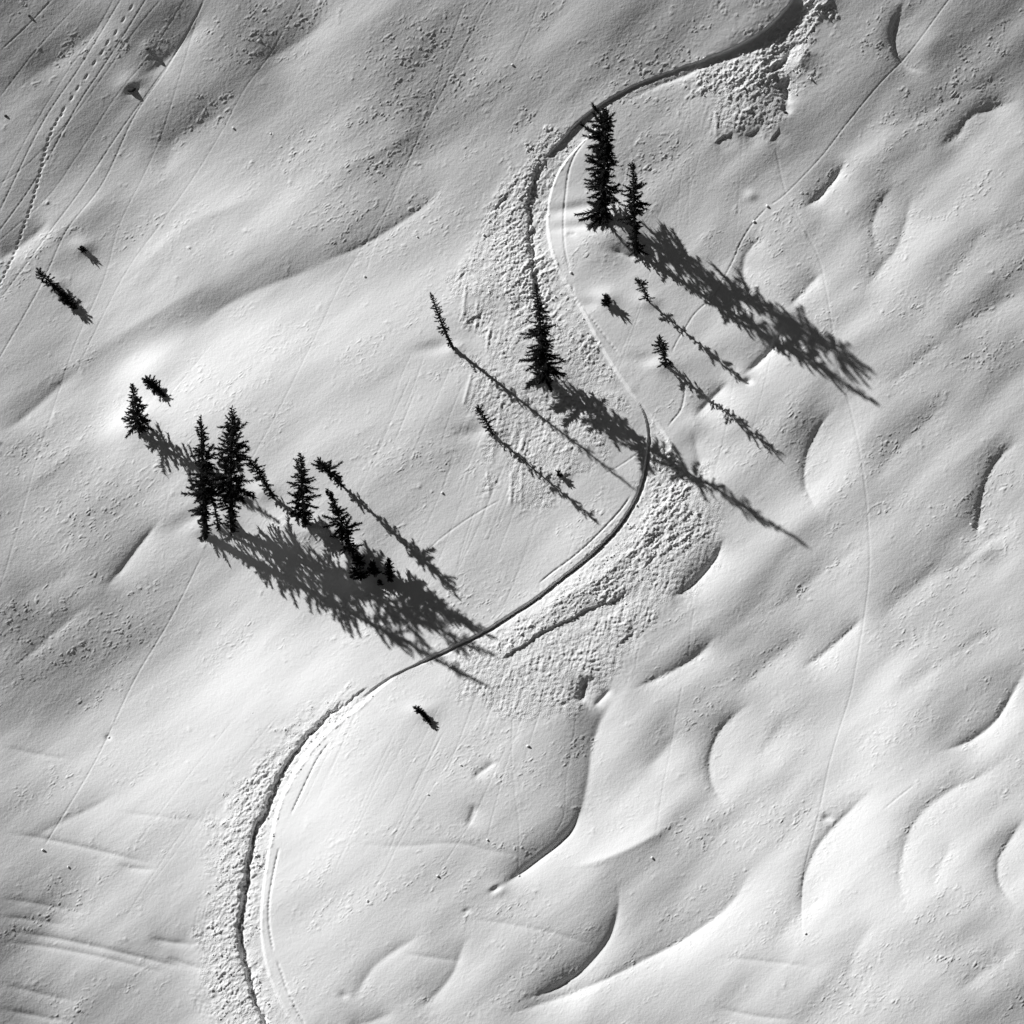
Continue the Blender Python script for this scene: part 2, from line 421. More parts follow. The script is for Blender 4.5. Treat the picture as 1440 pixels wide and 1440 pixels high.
# lower left: long near-level wind ribs
for pts, A, w_ in [
    ([(-10,1308),(60,1316),(130,1330),(200,1347),(290,1368)], 2.8, 6), ([(-10,1323),(70,1332),(160,1350),(250,1374)], 2.0, 5),
    ([(-10,1288),(50,1294),(110,1304)], 1.6, 6), ([(-10,1262),(60,1272),(130,1285)], 1.8, 7),
    ([(-5,1170),(60,1179),(130,1194),(180,1206),(232,1219)], 2.2, 5), ([(206,1318),(240,1325),(286,1328)], 3.0, 7),
    ([(-5,1382),(60,1398),(120,1412)], 2.0, 7), ([(-5,1418),(60,1430),(110,1440)], 2.0, 6),
    ([(-5,1048),(50,1060),(110,1070)], 1.4, 6), ([(150,1140),(220,1148),(300,1156)], 1.0, 5),
    ([(230,1345),(270,1358),(300,1362)], 2.2, 5), ([(160,1216),(200,1222),(230,1222)], 2.0, 5),
    ([(1000,1345),(1080,1352),(1160,1362)], 1.2, 5), ([(1000,1415),(1060,1428),(1130,1436)], 1.6, 5),
    ([(640,1290),(720,1300),(800,1318),(860,1340)], 1.3, 6), ([(480,1185),(560,1190),(640,1186),(700,1198),(775,1206)], 1.0, 5),
    ([(560,1340),(620,1348),(660,1352)], 1.4, 6)]:
    crease(pts, A, w_*1.4, w_, 1.5, 25, 40)
# knolls and tree hollows
for b in [(215,520,9,34,22,-35), (190,600,7,26,18,-30), (845,315,5,36,26,0), (835,345,3.5,44,22,-20), (897,359,-2.2,9,6,0), (847,305,-2,12,7,0), (290,756,-2,12,7,0), (328,748,-2,13,7,0), (431,738,-2,9,6,0), (300,735,5,50,26,20),
          (500,800,7,26,20,0), (410,745,4,24,16,0), (440,740,3.5,12,9,0), (930,512,3.5,13,9,0), (912,424,3,12,8,0),
          (852,420,4,13,10,0), (690,608,3,10,8,0), (640,488,3,12,9,0), (180,120,3,15,11,-20), (207,66,1,7,6,0), (117,347,3.5,12,9,0),
          (77,400,3,12,9,0), (592,1000,3,14,9,0), (770,535,4,22,14,0), (787,665,2,8,6,0), (700,1250,2,9,6,0), (1385,774,3,14,9,-30),
          (490,775,3,14,10,0), (370,690,3,14,10,0), (1056,274,2,6,5,0),
          (268,730,-3,26,9,-30), (812,292,-3.5,26,6,-8), (820,318,-2.5,28,5,-4), (872,352,-1.2,20,6,0), (615,488,-2.5,22,7,-12),
          (665,608,-2.5,20,8,-6), (908,505,-2,18,7,0), (830,428,-2,12,6,0), (548,818,-3,14,8,0)]: bump(*b)
crease([(858,350),(872,356),(890,361),(900,356)], 2.5, 6, 4, 1.0, 10, 6)
crease([(796,328),(804,331),(812,327)], 1.5, 4, 3, 1.0, 4, 3)
# sun cups / pits
for b in [(697,1250,-3.5,6,3,-30), (656,1281,-1.6,3.5,2.5,-20), (1052,536,-3.5,4,3.5,0), (1375,740,-2,4,3,0), (1163,1150,-2.5,5,3.5,0),
          (152,1037,-2,3,3,0), (187,127,-3,8,5,-20), (1105,152,-4,6,6,0), (484,1400,-1.8,5,4,20)]: bump(*b)

# ------------------------------------------------------------------ the road cut and the snow that slid over it
ROUGH = np.zeros_like(H)       # how broken the snow is
SCALY = np.zeros_like(H)       # thin sheet sloughs: fish-scale skin
ROADM = np.zeros_like(H)
# (a) top bend: high shaded wall, then a narrow bench with a bright outer lip
def bank(pts, par, reach, foot, rec, seed):
    """drop to the right of the line: par = (height, width of the face)"""
    F = field(curve(pts, par), reach); sl_, D, d, L, tot, PR = F
    hgt, wid = PR[..., 0], np.maximum(PR[..., 1], 0.8)
    jit = perlin(U[sl_]/9, V[sl_]/9, seed)*0.9 + perlin(U[sl_]/22, V[sl_]/22, seed + 1)*1.3 + (1.1*perlin(U[sl_]/5, V[sl_]/5, seed + 2) if foot > 1 else 0)
    dd = d + jit*foot
    p = sstep(0, 1, dd/wid)*np.exp(-np.maximum(dd - wid, 0)/rec)
    p *= sstep(1.0, 0.6, D/reach)*ends(L, tot, 14, 14)
    H[sl_] -= np.where(D < 1e8, hgt*p, 0)
    return sl_, D, d, L, tot
TOPB = [(1122,-12),(1106,8),(1082,34),(1050,56),(1010,74),(980,86),(945,98),(905,114),(868,132),(836,152),(810,172),(786,198),(764,222)]
TOPP = [(12,3),(12,3),(11,3),(8.5,3),(5.2,2.5),(2.8,2),(1.9,1.6),(1.7,1.6),(2.6,1.8),(3.6,2),(4.6,2.5),(4.8,3),(4,4)]
bank(TOPB[::-1], TOPP[::-1], 140, 0.7, 34, 31)
# bench lip on the sunny side of the top bend
crease([(1132,0),(1112,24),(1078,48),(1040,68),(1000,88),(965,104),(925,120),(885,140),(862,156)], 3.0, 9, 5, 1.0, 6, 20)
# (b) left bend: crack below the berm, bright wall on the right side
CRK1 = [(768,216),(757,240),(749,265),(745,295),(745,325),(748,355),(751,385),(756,415),(760,440)]
CRKP = [(3,3),(3,3),(3.5,3),(3.5,3),(3.5,3),(3,3),(3,3),(3,3),(2,3)]
bank(CRK1[::-1], CRKP[::-1], 60, 1.6, 22, 41)
EDG1 = [(858,160),(832,188),(800,222),(783,250),(774,280),(771,312),(775,345),(785,376),(800,402),(822,440),(842,478),(866,518),(890,552),(916,582),(934,606),(950,638)]
# (c) right bend: clean undercut wall, shaded
WALL = [(882,548),(896,562),(907,585),(911,612),(909,645),(903,675),(893,702),(876,730),(857,754),(826,784),(790,812),(755,840),(715,866),(680,888),(645,906),(610,922),(575,938),(540,956),(505,982)]
WP = [(1.5,1.5),(2.5,1.5),(3.5,1.5),(4,1.5),(4.2,1.5),(4.5,1.5),(5,1.8),(5.5,2),(6,2),(6.5,2),(6.5,2),(6.3,2),(6,2),(5.5,2),(5,2),(4,2),(3.2,2),(3.2,2),(3,2.5)]
bank(WALL[::-1], [(a*0.62, b*0.8) for a, b in WP[::-1]], 80, 0.2, 26, 51)

# (d) lower left bend: black crack under the berm, sunlit wall on the right
CRK2 = [(518,962),(494,980),(467,1000),(445,1022),(426,1043),(410,1065),(397,1085),(387,1108),(372,1143),(359,1168),(352,1200),(346,1240),(341,1275),(337,1308),(340,1335),(348,1362),(353,1385),(361,1410),(378,1450),(398,1490),(420,1530)]
bank(CRK2[::-1], [(a*0.5, 2.5) for a in (5,6,6,7,8,8,9,10,10,10,10,10,9,8,7,6,6,6,6,5,4)], 60, 1.7, 13, 61)
EDG2 = [(560,952),(535,970),(509,994),(478,1018),(450,1044),(428,1072),(412,1098),(394,1136),(384,1178),(378,1206),(372,1250),(369,1285),(369,1315),(377,1360),(393,1402),(420,1450)]
# berms of pushed snow
def ridge(pts, A, wl, wr, e0=30, e1=30): crease(pts, -A, wl, wr, 4.0, e0, e1)
ridge([(505,966),(455,1002),(415,1042),(388,1080),(370,1120),(350,1160),(340,1200),(334,1240),(328,1280),(326,1320),(335,1365),(350,1420)], 1.6, 24, 8)
ridge([(775,190),(748,225),(736,260),(730,300),(730,340),(735,380),(745,420)], 1.8, 24, 9)
ridge([(955,648),(945,690),(925,728),(890,772),(850,808),(800,838),(750,866),(700,896)], 4.5, 13, 34)
ridge([(1130,60),(1128,80),(1118,98)], 5.0, 9, 16, 12, 12)
ridge([(1180,-40),(1156,10),(1144,36),(1126,64)], 3.0, 16, 16, 12, 12)
crease([(1118,55),(1108,78),(1095,94),(1082,108)], 7.0, 12, 8, 2, 10, 10)
crease([(1108,104),(1106,128),(1110,150)], 7.0, 11, 7, 2, 8, 8)
# step fronts of the slid sheets
for pts, hh in [([(1000,201),(1018,192),(1036,184)], 2.2), ([(1044,190),(1058,186),(1070,177)], 1.8), ([(1078,198),(1088,192),(1096,176)], 2.0),
                ([(704,926),(735,906),(762,888),(790,874),(806,868),(826,856),(845,850),(872,838),(880,826)], 3.0),
                ([(865,910),(880,896),(896,884)], 2.0), ([(640,396),(652,384),(660,376)], 1.6), ([(652,455),(668,446),(686,440)], 1.8),
                ([(675,472),(684,462),(692,458)], 1.4), ([(905,770),(922,752),(940,748)], 2.2), ([(902,800),(914,786),(928,780)], 2.0), ([(882,812),(900,800)], 1.6),
                ([(690,300),(704,282),(716,268)], 2.6), ([(740,212),(748,205),(756,202)], 2.4)]:
    bank(pts, [(hh, 1.6)]*len(pts), 26, 1.2, 14, 71)
# light ribs running down the slid sheets
for x0, y0, x1, y1 in [(656,395,650,455),(672,420,668,470),(690,455,684,500),(665,520,650,575),(684,655,688,700),(720,660,718,715),(735,650,732,710),
                       (1006,150,1008,195),(1044,118,1056,165),(975,700,982,735),(958,705,962,750),(925,770,930,800),(700,600,690,650)]:
    groove([(x0,y0),(x1,y1)], -0.9, 1.6, 0, 0, 0)

DEBRIS = [
 [(935,606),(962,640),(978,690),(975,755),(935,800),(885,842),(825,866),(765,892),(705,924),(660,932),(640,918),(700,892),(770,848),(842,792),(892,732),(914,680),(917,630)],
 [(800,168),(755,196),(712,246),(686,292),(674,350),(690,400),(715,450),(748,490),(785,480),(800,425),(782,380),(772,320),(776,270),(796,228),(824,190)],
 [(780,390),(812,436),(850,500),(890,554),(930,594),(962,640),(975,690),(950,690),(916,604),(884,556),(832,522),(790,490),(770,430)],
 [(1128,-15),(1172,-15),(1164,40),(1134,80),(1122,108),(1100,128),(1060,138),(1015,140),(975,126),(940,118),(900,134),(870,146),(862,140),(900,122),(950,104),(1010,84),(1070,54)],
 [(520,962),(470,988),(430,1013),(393,1040),(358,1080),(335,1110),(312,1150),(305,1200),(296,1260),(306,1300),(292,1340),(298,1400),(315,1460),(398,1460),(372,1390),(358,1330),(364,1260),(378,1190),(404,1120),(444,1060),(510,1010),(555,970)]]
SHEETS = [
 [(985,650),(1012,700),(1014,770),(965,830),(905,880),(880,930),(830,1000),(760,1015),(680,995),(640,960),(615,932),(700,890),(900,720),(920,640)],
 [(700,290),(640,365),(612,400),(635,455),(675,485),(652,520),(645,570),(672,640),(684,706),(740,724),(805,692),(850,632),(880,592),(888,560),(842,490),(800,420),(760,300)],
 [(958,110),(1000,116),(1110,96),(1132,62),(1152,90),(1118,120),(1112,150),(1100,176),(1086,198),(1070,181),(1040,186),(1000,201),(988,150)],
 [(524,974),(444,1050),(398,1112),(366,1200),(350,1300),(365,1380),(402,1450),(418,1450),(374,1360),(368,1300),(376,1210),(412,1100),(480,1020)],
 [(520,962),(420,1010),(350,1070),(310,1130),(295,1200),(300,1250),(285,1300),(280,1380),(290,1450),(340,1450),(330,1300),(350,1180),(400,1060)],
 [(985,0),(1000,-15),(1100,-15),(1075,12),(1040,28),(1020,20)]]
COARSE = np.ones_like(H)
for p, cw in zip(DEBRIS, (0.45, 0.3, 0.0, 0.7, 0.3)):
    m_ = polymask(p, 34); ROUGH = np.maximum(ROUGH, m_); COARSE += cw*m_
ROUGH = sstep(0.15, 1.0, ROUGH + 0.45*perlin(U/24, V/24, 79) + 0.3*perlin(U/9, V/9, 80))
for p, sw in zip(SHEETS, (1.0, 0.72, 1.0, 0.85, 0.9, 0.9)): SCALY = np.maximum(SCALY, sw*polymask(p, 44))
SCALY = sstep(0.1, 1.0, SCALY + 0.4*perlin(U/30, V/30, 78))*(1 - 0.5*ROUGH)
for E_ in (EDG1, EDG2):        # the undisturbed snow starts cleanly at the road's sunlit edge
    sl_, D_, d_, L_, t_, _ = field(curve(E_), 40)
    keep = np.where((d_ < 0) & (D_ < 40), sstep(3, 0, -d_), 1.0)
    ROUGH[sl_] *= keep; SCALY[sl_] *= np.maximum(keep, 0.15)
wx = U + 4*perlin(U/15, V/15, 81); wy = V + 4*perlin(U/15, V/15, 82)
dx_, dy_ = rot(-36)
dx_ = dx_ + 3*perlin(U/13, V/13, 76); dy_ = dy_ + 3*perlin(U/13, V/13, 77)
rid = 1 - np.abs(perlin(dx_/34, dy_/13, 83))*2.2
cl1 = np.abs(perlin(wx/15, wy/11, 84)); cl2 = perlin(dx_/11, dy_/6, 85); cl3 = np.abs(perlin(U/5.6, V/5.2, 86)); cl4 = perlin(U/3.6, V/3.6, 93)
cm = 0.6 + 0.75*np.clip(perlin(U/55, V/55, 87) + 0.3, 0, 1)
H += FINE*ROUGH*cm*COARSE*(0.8*rid + 0.6*cl1 + 0.75*cl2 + 1.1*cl3 + 1.0*cl4)
bank(EDG1, [(2.0,2),(2.4,2),(2.8,2.5),(3,2.5),(3,3),(3,3),(3,3),(3,3),(3.2,3),(3.4,3),(3.4,3),(3.4,3),(3.6,3),(3.6,4),(3,4),(2.6,3)], 70, 0.15, 40, 43)
bank(EDG2, [(1.5,5),(2.5,6),(3,7),(3.5,8),(4,9),(4,9),(4,8),(4,6),(3.4,4),(3,3.5),(3,3.5),(3,3),(3,3),(3,3),(3,3),(2,3)], 60, 0.15, 30, 63)
# grooves at the foot of the shaded walls, dug deep to blacken the shade
groove(CRK2[1:], 9.0, 2.1, 0.25, 21, taper=60, jit=2.0)
groove(CRK1, 5.0, 1.9, 0.35, 22, taper=40, jit=2.4)
groove([(x + 2, y + 1) for x, y in WALL[3:-2]], 7.0, 1.5, 0.0, 23, taper=50, jit=0.6)
groove([(x + 2, y + 2) for x, y in TOPB[6:-1]], 3.5, 1.4, 0.0, 24, taper=40, jit=0.8)
# sheets: thin overlapping scales with their lower edges free
fx, fy = rot(18)
n1 = perlin(fx/13 + 0.6*perlin(U/20, V/20, 88), fy/6.5, 89); n2 = perlin(fx/7, fy/4.2, 90)
qx, qy = rot(104)               # streaks down the fall line
scale = 0.7*(1 - 0.7*ROUGH)*perlin(qx/46, qy/3.6, 94) + sstep(-0.10, 0.12, n1)*0.75 + sstep(-0.12, 0.15, n2)*0.8 + 0.6*perlin(U/4, V/4, 91)
H += FINE*SCALY*scale*(0.55 + 0.6*np.clip(perlin(U/45, V/45, 92) + 0.3, 0, 1))

# ------------------------------------------------------------------ wind crust: patches of short curled ridges
pm = perlin(r1x/150, r1y/70, 101) + 0.6*perlin(r1x/50, r1y/24, 102)
pm = 0.75*sstep(0.16, 0.66, pm)
for cx, cy, ra, rb_, an in [(590,60,130,40,-20),(560,150,120,30,-10),(520,230,110,40,-25),(660,110,60,40,0),(350,60,70,30,-30),(420,215,80,25,-20),(560,330,70,25,-25),
                            (900,110,80,60,0),(920,220,70,50,-20),(600,300,60,40,0),(560,640,80,30,-10),(660,860,110,50,-15),(130,720,110,60,-30),(120,900,140,40,-15),(60,640,60,40,-20),
                            (640,1070,110,14,8),(700,1095,130,9,10),(560,1165,110,9,-4),(720,1190,110,9,12),(1280,430,60,30,-10),(1370,510,70,14,5),(1060,640,80,14,-20),
                            (1250,710,50,16,-25),(1280,900,50,25,0),(1100,1150,80,40,0),(1350,1350,90,30,20),(1230,1400,60,30,20),(1000,1180,60,25,0),(400,480,50,30,-30)]:
    u_, v_ = site(cx, cy); c_, s_ = math.cos(math.radians(an)), math.sin(math.radians(an))
    X_, Y_ = U - u_, V - v_
    pm = np.maximum(pm, np.exp(-((X_*c_ + Y_*s_)/ra)**2 - ((-X_*s_ + Y_*c_)/rb_)**2)*(0.75 + 0.5*perlin(U/30, V/18, cx)))
pm = np.maximum(pm, CRUSTM*(0.75 + 0.9*perlin(U/26, V/20, 110)))
pm = np.clip(pm, 0, 1)
ang = rot(-12)
cr = perlin(ang[0]/9.5 + 0.9*perlin(U/12, V/12, 103), ang[1]/5.5 + 0.9*perlin(U/12, V/12, 104), 105)
crust = sstep(0.16, 0.03, np.abs(cr))*sstep(-0.05, 0.25, perlin(U/10, V/10, 109))
lonely = sstep(0.45, 0.55, perlin(U/6, V/5, 106))*sstep(0.15, 0.6, perlin(U/90, V/90, 107))
H += FINE*(1 - np.clip(ROUGH + SCALY, 0, 1))*(0.95*pm*crust + 0.22*lonely + 0.13*perlin(U/4.6, V/4.2, 108)*(0.6 + pm))

# ------------------------------------------------------------------ tracks
# rolled snow balls have left thin furrows down the fall line
T = [
 [(77,-5),(40,34),(0,72)], [(120,-5),(53,67),(-5,142)], [(163,-5),(130,50),(90,107),(40,190),(-5,275)], [(173,-5),(147,37),(110,97),(60,173),(-5,305)],
 [(208,-5),(180,40),(143,97),(110,147),(50,253),(-5,330)], [(230,-5),(190,43),(150,100),(100,167),(40,230),(-5,262)], [(262,-5),(213,73),(160,140),(110,217),(67,277),(-5,342)],
 [(290,-5),(253,63),(213,123),(167,187),(110,273),(60,340),(-5,428)], [(286,5),(233,97),(187,167),(143,260),(93,327),(60,397),(10,485),(-5,510)],
 [(283,5),(257,93),(230,180),(200,250),(167,320),(147,390),(107,480),(84,545),(60,620),(42,680),(20,760),(-2,835)],
 [(427,-5),(377,80),(343,127),(310,187),(267,257),(230,310),(177,383),(127,480),(105,530)],
 [(690,-5),(647,80),(613,147),(573,227),(543,293),(510,347),(480,397),(440,480),(390,580),(353,647)],
 [(284,782),(240,870),(187,960),(130,1078),(62,1190)],
 [(657,-5),(627,77),(607,140),(580,213),(550,287),(530,333),(513,388)], [(760,-5),(743,43),(720,91)], [(300,480),(262,528),(215,585)],
 [(662,1027),(637,1060),(613,1100),(580,1153),(560,1187),(540,1227),(517,1265)], [(722,960),(720,1060),(725,1120),(730,1167),(729,1230)],
 [(740,990),(713,1073),(693,1147),(685,1180)], [(713,1047),(680,1120),(660,1160),(630,1207),(615,1231)], [(813,960),(808,1027),(797,1093),(793,1147),(777,1177)],
 [(960,960),(943,1053),(930,1120),(923,1173)], [(1037,507),(1020,607),(1003,680),(993,797),(975,863),(967,935)],
 [(905,425),(885,480),(862,540)], [(918,372),(890,455),(858,530)], [(640,500),(615,560),(580,640)], [(690,520),(650,600),(622,692)], [(700,560),(665,640),(640,700)],
 [(968,155),(955,200),(945,250),(922,315)], [(972,60),(971,150),(970,240),(968,330)], [(985,215),(958,310),(930,395)],
 [(560,560),(528,640),(500,705)], [(820,720),(795,790),(764,850)], [(760,720),(735,790),(700,870)], [(665,650),(640,730),(600,830)],
 [(1045,60),(1047,150),(1040,260),(1036,330)], [(470,980),(430,1030)], [(590,1010),(560,1060),(530,1110),(500,1170)], [(620,990),(585,1060),(545,1140)],
 [(1093,455),(1080,520),(1062,590),(1040,680)], [(270,1150),(215,1230),(170,1300)], [(395,1000),(330,1080),(260,1180),(200,1260)], [(330,1010),(250,1110),(190,1190)]]
for i, t in enumerate(T):
    strong = i in (7, 8, 4, 3, 12, 0)
    groove(t, 0.56 if strong else (0.3 if i < 23 else 0.2), 0.72, 0.5, i)
rng = random.Random(7)
for i in range(46):            # faint sheaves of furrows below the road
    zone = rng.choice([((690,900),(-0.33,1),150), ((770,905),(-0.3,1),130), ((840,890),(-0.2,1),120), ((600,500),(-0.4,1),160), ((560,1000),(-0.5,1),160), ((900,220),(-0.12,1),110), ((700,640),(-0.38,1),150)])
    x = zone[0][0] + rng.uniform(-70, 70); y = zone[0][1] + rng.uniform(-30, 60); ln = zone[2]*rng.uniform(0.4, 1.2)
    dx = zone[1][0] + rng.uniform(-0.05, 0.05)
    groove([(x, y), (x + dx*ln*0.5 + rng.uniform(-3, 3), y + ln*0.5), (x + dx*ln, y + ln)], rng.uniform(0.15, 0.38), 0.75, 0.5, i)
# ski traverses and cracks
groove([(1340,-8),(1280,72),(1235,120),(1190,175),(1155,220),(1105,272),(1080,290)], 0.55, 0.75, 0.35, 3)
groove([(1080,290),(1060,312),(1042,340),(1028,372),(1003,415),(978,440),(966,458),(952,480),(944,498)], 0.75, 0.8, 0.4, 4)
groove([(1090,205),(1105,270),(1125,310),(1150,360),(1160,400),(1172,470),(1180,520),(1195,570),(1210,640),(1220,720),(1223,800),(1215,870),(1205,930),(1195,980),(1170,1060),(1150,1150),(1132,1220),(1128,1270),(1128,1312)], 0.42, 0.75, 0.2, 5)
groove([(958,528),(963,548),(958,575),(945,592),(938,602)], 1.0, 1.0, 0.3, 6)
groove([(827,193),(810,215),(800,240),(796,268),(793,300),(793,335),(796,360),(802,382)], 1.15, 0.9, 0.25, 8)
groove([(804,396),(808,418),(826,440),(850,472),(872,500)], 1.3, 1.0, 0.5, 9)
groove([(888,696),(872,718),(850,742),(824,768),(800,788),(775,806),(756,822)], 1.4, 0.9, 0.2, 10)
groove([(706,702),(680,716),(650,735),(620,757),(600,775)], 0.6, 0.85, 0.4, 11)
groove([(905,632),(870,656),(846,668)], 0.7, 0.85, 0.4, 12)
groove([(466,1040),(448,1065),(434,1092),(420,1122),(408,1148)], 1.9, 1.0, 0.5, 13)
groove([(393,1190),(386,1222),(379,1262),(378,1295),(382,1325),(386,1340)], 1.8, 1.0, 0.4, 14)
groove([(388,1346),(396,1368),(404,1392),(420,1425),(432,1445)], 1.6, 1.0, 0.4, 15)
groove([(1290,1100),(1262,1122),(1240,1140)], 0.6, 1.0, 0.4, 16)
# the animal's foot holes
fp = curve([(195,-8),(172,32),(150,63),(118,112),(97,143),(86,162),(73,184),(63,217),(55,250),(43,293),(31,325),(20,357),(6,388),(-4,408)], step=1.0)
acc, last, k = 0.0, fp[0], 0
for q in fp[1:]:
    acc += math.hypot(q[0] - last[0], q[1] - last[1]); last = q
    y = q[1] + 720
    gap = rng.choice((16, 30, 44)) if y < 130 else 7.2
    if acc >= gap:
        acc = 0; k += 1
        u, v = q[0] + (0.7 if k % 2 else -0.7), q[1]
        i0, i1 = np.searchsorted(UA, [u - 9, u + 9]); j0, j1 = np.searchsorted(VA, [v - 12, v + 12])
        X = UA[i0:i1][None, :] - u; Y = VA[j0:j1][:, None] - v
        a = X*0.85 + Y*0.5; b = -X*0.5 + Y*0.85
        H[j0:j1, i0:i1] -= (1.6 if y < 130 else 2.2)*np.exp(-(a/1.0)**2/2 - (b/(2.6 if y < 130 else 1.6))**2/2)

# ------------------------------------------------------------------ build the ground sheets
def outline(a, b): return a + b[::-1]
off = [(x + 15, y + 8) for x, y in WALL[1:-1]]
for p in (outline(TOPB + CRK1, [(1136,-12)] + [(1118,24),(1082,48),(1044,68),(1004,88),(968,105),(928,122),(888,142)] + EDG1[:11]),
          outline(WALL[1:-1], off), outline(CRK2, EDG2)):
    ROADM = np.maximum(ROADM, polymask(p, 5))
P0 = EX[None, None, :]*U[..., None] - ET[None, None, :]*V[..., None] + EN[None, None, :]*H[..., None]
CO = P0*S
gu = np.gradient(CO, axis=1); gv = np.gradient(CO, axis=0)
NRM = np.cross(gv, gu); NRM /= np.linalg.norm(NRM, axis=2, keepdims=True)
CO = CO.reshape(-1, 3); NRM = NRM.reshape(-1, 3)
IDX = np.arange(NU*NV).reshape(NV, NU)
QUADS = np.stack([IDX[1:, :-1], IDX[1:, 1:], IDX[:-1, 1:], IDX[:-1, :-1]], axis=-1).reshape(-1, 4)
def qmask(A): return ((A[1:, :-1] + A[1:, 1:] + A[:-1, 1:] + A[:-1, :-1])/4).reshape(-1)
def sheet(name, sel, mat, kind):
    q = QUADS[sel]
    used, inv = np.unique(q, return_inverse=True)
    m = bpy.data.meshes.new(name)
    m.vertices.add(len(used)); m.vertices.foreach_set('co', CO[used].astype(np.float32).ravel())
    n = len(q)
    m.loops.add(4*n); m.loops.foreach_set('vertex_index', inv.astype(np.int32).ravel())
    m.polygons.add(n); m.polygons.foreach_set('loop_start', np.arange(0, 4*n, 4, dtype=np.int32))
    m.polygons.foreach_set('use_smooth', np.ones(n, bool))
    m.update(calc_edges=True)
    m.normals_split_custom_set_from_vertices(NRM[used].astype(np.float32))
    m.materials.append(mat)
    o = bpy.data.objects.new(name, m); col.objects.link(o); o['kind'] = kind
    return o
mr_, md_ = qmask(ROADM) > 0.5, qmask(np.maximum(ROUGH, SCALY)) > 0.42
sheet('snow_slope', ~mr_ & ~md_, M_SNOW, 'structure')
o = sheet('road', mr_, M_ROAD, 'structure')
o = sheet('slough_debris', md_ & ~mr_, M_DEBRIS, 'stuff'); tag(o, 'broken snow slid down beside the winding road cut', 'snow debris')

def ground(px, py):
    u, v = site(px, py, H)
    return S*(EX*u - ET*v + EN*samp(H, u, v))

def mesh_obj(name, verts, faces, mat, parent=None, smooth=False):
    m = bpy.data.meshes.new(name); m.from_pydata([tuple(v) for v in verts], [], faces); m.materials.append(mat)
    if smooth: m.polygons.foreach_set('use_smooth', np.ones(len(m.polygons), bool))
    m.update()
    o = bpy.data.objects.new(name, m); col.objects.link(o)
    if parent: o.parent = parent
    return o

# loose clods lying on the debris
t_ = (1 + 5**0.5)/2
ICO = np.array([(-1,t_,0),(1,t_,0),(-1,-t_,0),(1,-t_,0),(0,-1,t_),(0,1,t_),(0,-1,-t_),(0,1,-t_),(t_,0,-1),(t_,0,1),(-t_,0,-1),(-t_,0,1)])/np.hypot(1, t_)
ICOF = np.array([(0,11,5),(0,5,1),(0,1,7),(0,7,10),(0,10,11),(1,5,9),(5,11,4),(11,10,2),(10,7,6),(7,1,8),(3,9,4),(3,4,2),(3,2,6),(3,6,8),(3,8,9),(4,9,5),(2,4,11),(6,2,10),(8,6,7),(9,8,1)])
rs = np.random.RandomState(5)
cand = np.argwhere((ROUGH > 0.4) & (FINE > 0))
pick = cand[rs.choice(len(cand), 3600, replace=False)]
vs, fs = [], []
for k, (j, i) in enumerate(pick):
    r = S*(0.45 + 1.5*rs.rand()**5)
    c = CO[IDX[j, i]] - EN*r*0.15
    sh = ICO*(1 + 0.35*(rs.rand(12, 1) - 0.5))*(r*(0.7 + 0.6*rs.rand(1, 3)))
    vs.append(c + sh); fs.append(ICOF + 12*k)
o = mesh_obj('snow_clods', np.vstack(vs), np.vstack(fs).tolist(), M_BALL)
tag(o, 'small broken lumps of snow strewn over the slid debris', 'snow clods', kind='stuff')

# ------------------------------------------------------------------ trees
def tip_point(base, tip_px, shadow_px):
    """top of a tree, from where it stands in the view and where the tip of its shadow lies on the snow"""
    r = unproject(*tip_px)
    if shadow_px is None:
        d = base - CAM; z = d @ CFW
        X = (tip_px[0] - 720)/FPX*z
        px, py = project(base)
        hgt = (py - tip_px[1])/FPX*z/CUP[2]
        return np.array([X, base[1], base[2] + hgt])
    if shadow_px == 'bowed': return ground(*tip_px) + EN*0.28  # lays an added sapling low on the snow, along its neighbour's shadow
    G = ground(*shadow_px)
    A = np.stack([r, -SUN], 1)
    k = np.linalg.lstsq(A, G - CAM, rcond=None)[0]
    return 0.5*(CAM + r*k[0] + G + SUN*k[1])

class MB:
    def __init__(s): s.v = []; s.f = []
    def spindle(s, a, b, r, rnd):
        d = b - a; ln = np.linalg.norm(d)
        if ln < 1e-6: return
        d = d/ln
        x = np.cross(d, (0.3, 0.5, 0.81)); x /= np.linalg.norm(x) + 1e-9; y = np.cross(d, x)
        m = a + d*ln*0.22; p = rnd.random()*6.28; n = len(s.v)
        for k in range(3): s.v.append(m + (x*math.cos(p + k*2.094) + y*math.sin(p + k*2.094))*r)
        s.v.append(b); s.v.append(a)
        for k in range(3):
            s.f.append((n + 3, n + k, n + (k + 1) % 3))
        s.f.append((n + 4, n + 1, n)); s.f.append((n + 4, n + 2, n + 1))
    def tube(s, pts, rad, sides=5):
        n0 = len(s.v)
        for i, p in enumerate(pts):
            d = pts[min(i + 1, len(pts) - 1)] - pts[max(i - 1, 0)]; d = d/(np.linalg.norm(d) + 1e-9)
            x = np.cross(d, (0.3, 0.9, 0.2)); x /= np.linalg.norm(x) + 1e-9; y = np.cross(d, x)
            for k in range(sides):
                a = 2*math.pi*k/sides; s.v.append(p + (x*math.cos(a) + y*math.sin(a))*rad[i])
        for i in range(len(pts) - 1):
            for k in range(sides):
                k2 = (k + 1) % sides; a = n0 + i*sides
                s.f.append((a + k, a + k2, a + sides + k2, a + sides + k))
        s.f.append(tuple(n0 + k for k in range(sides))[::-1])
        e = n0 + (len(pts) - 1)*sides; s.f.append(tuple(e + k for k in range(sides)))

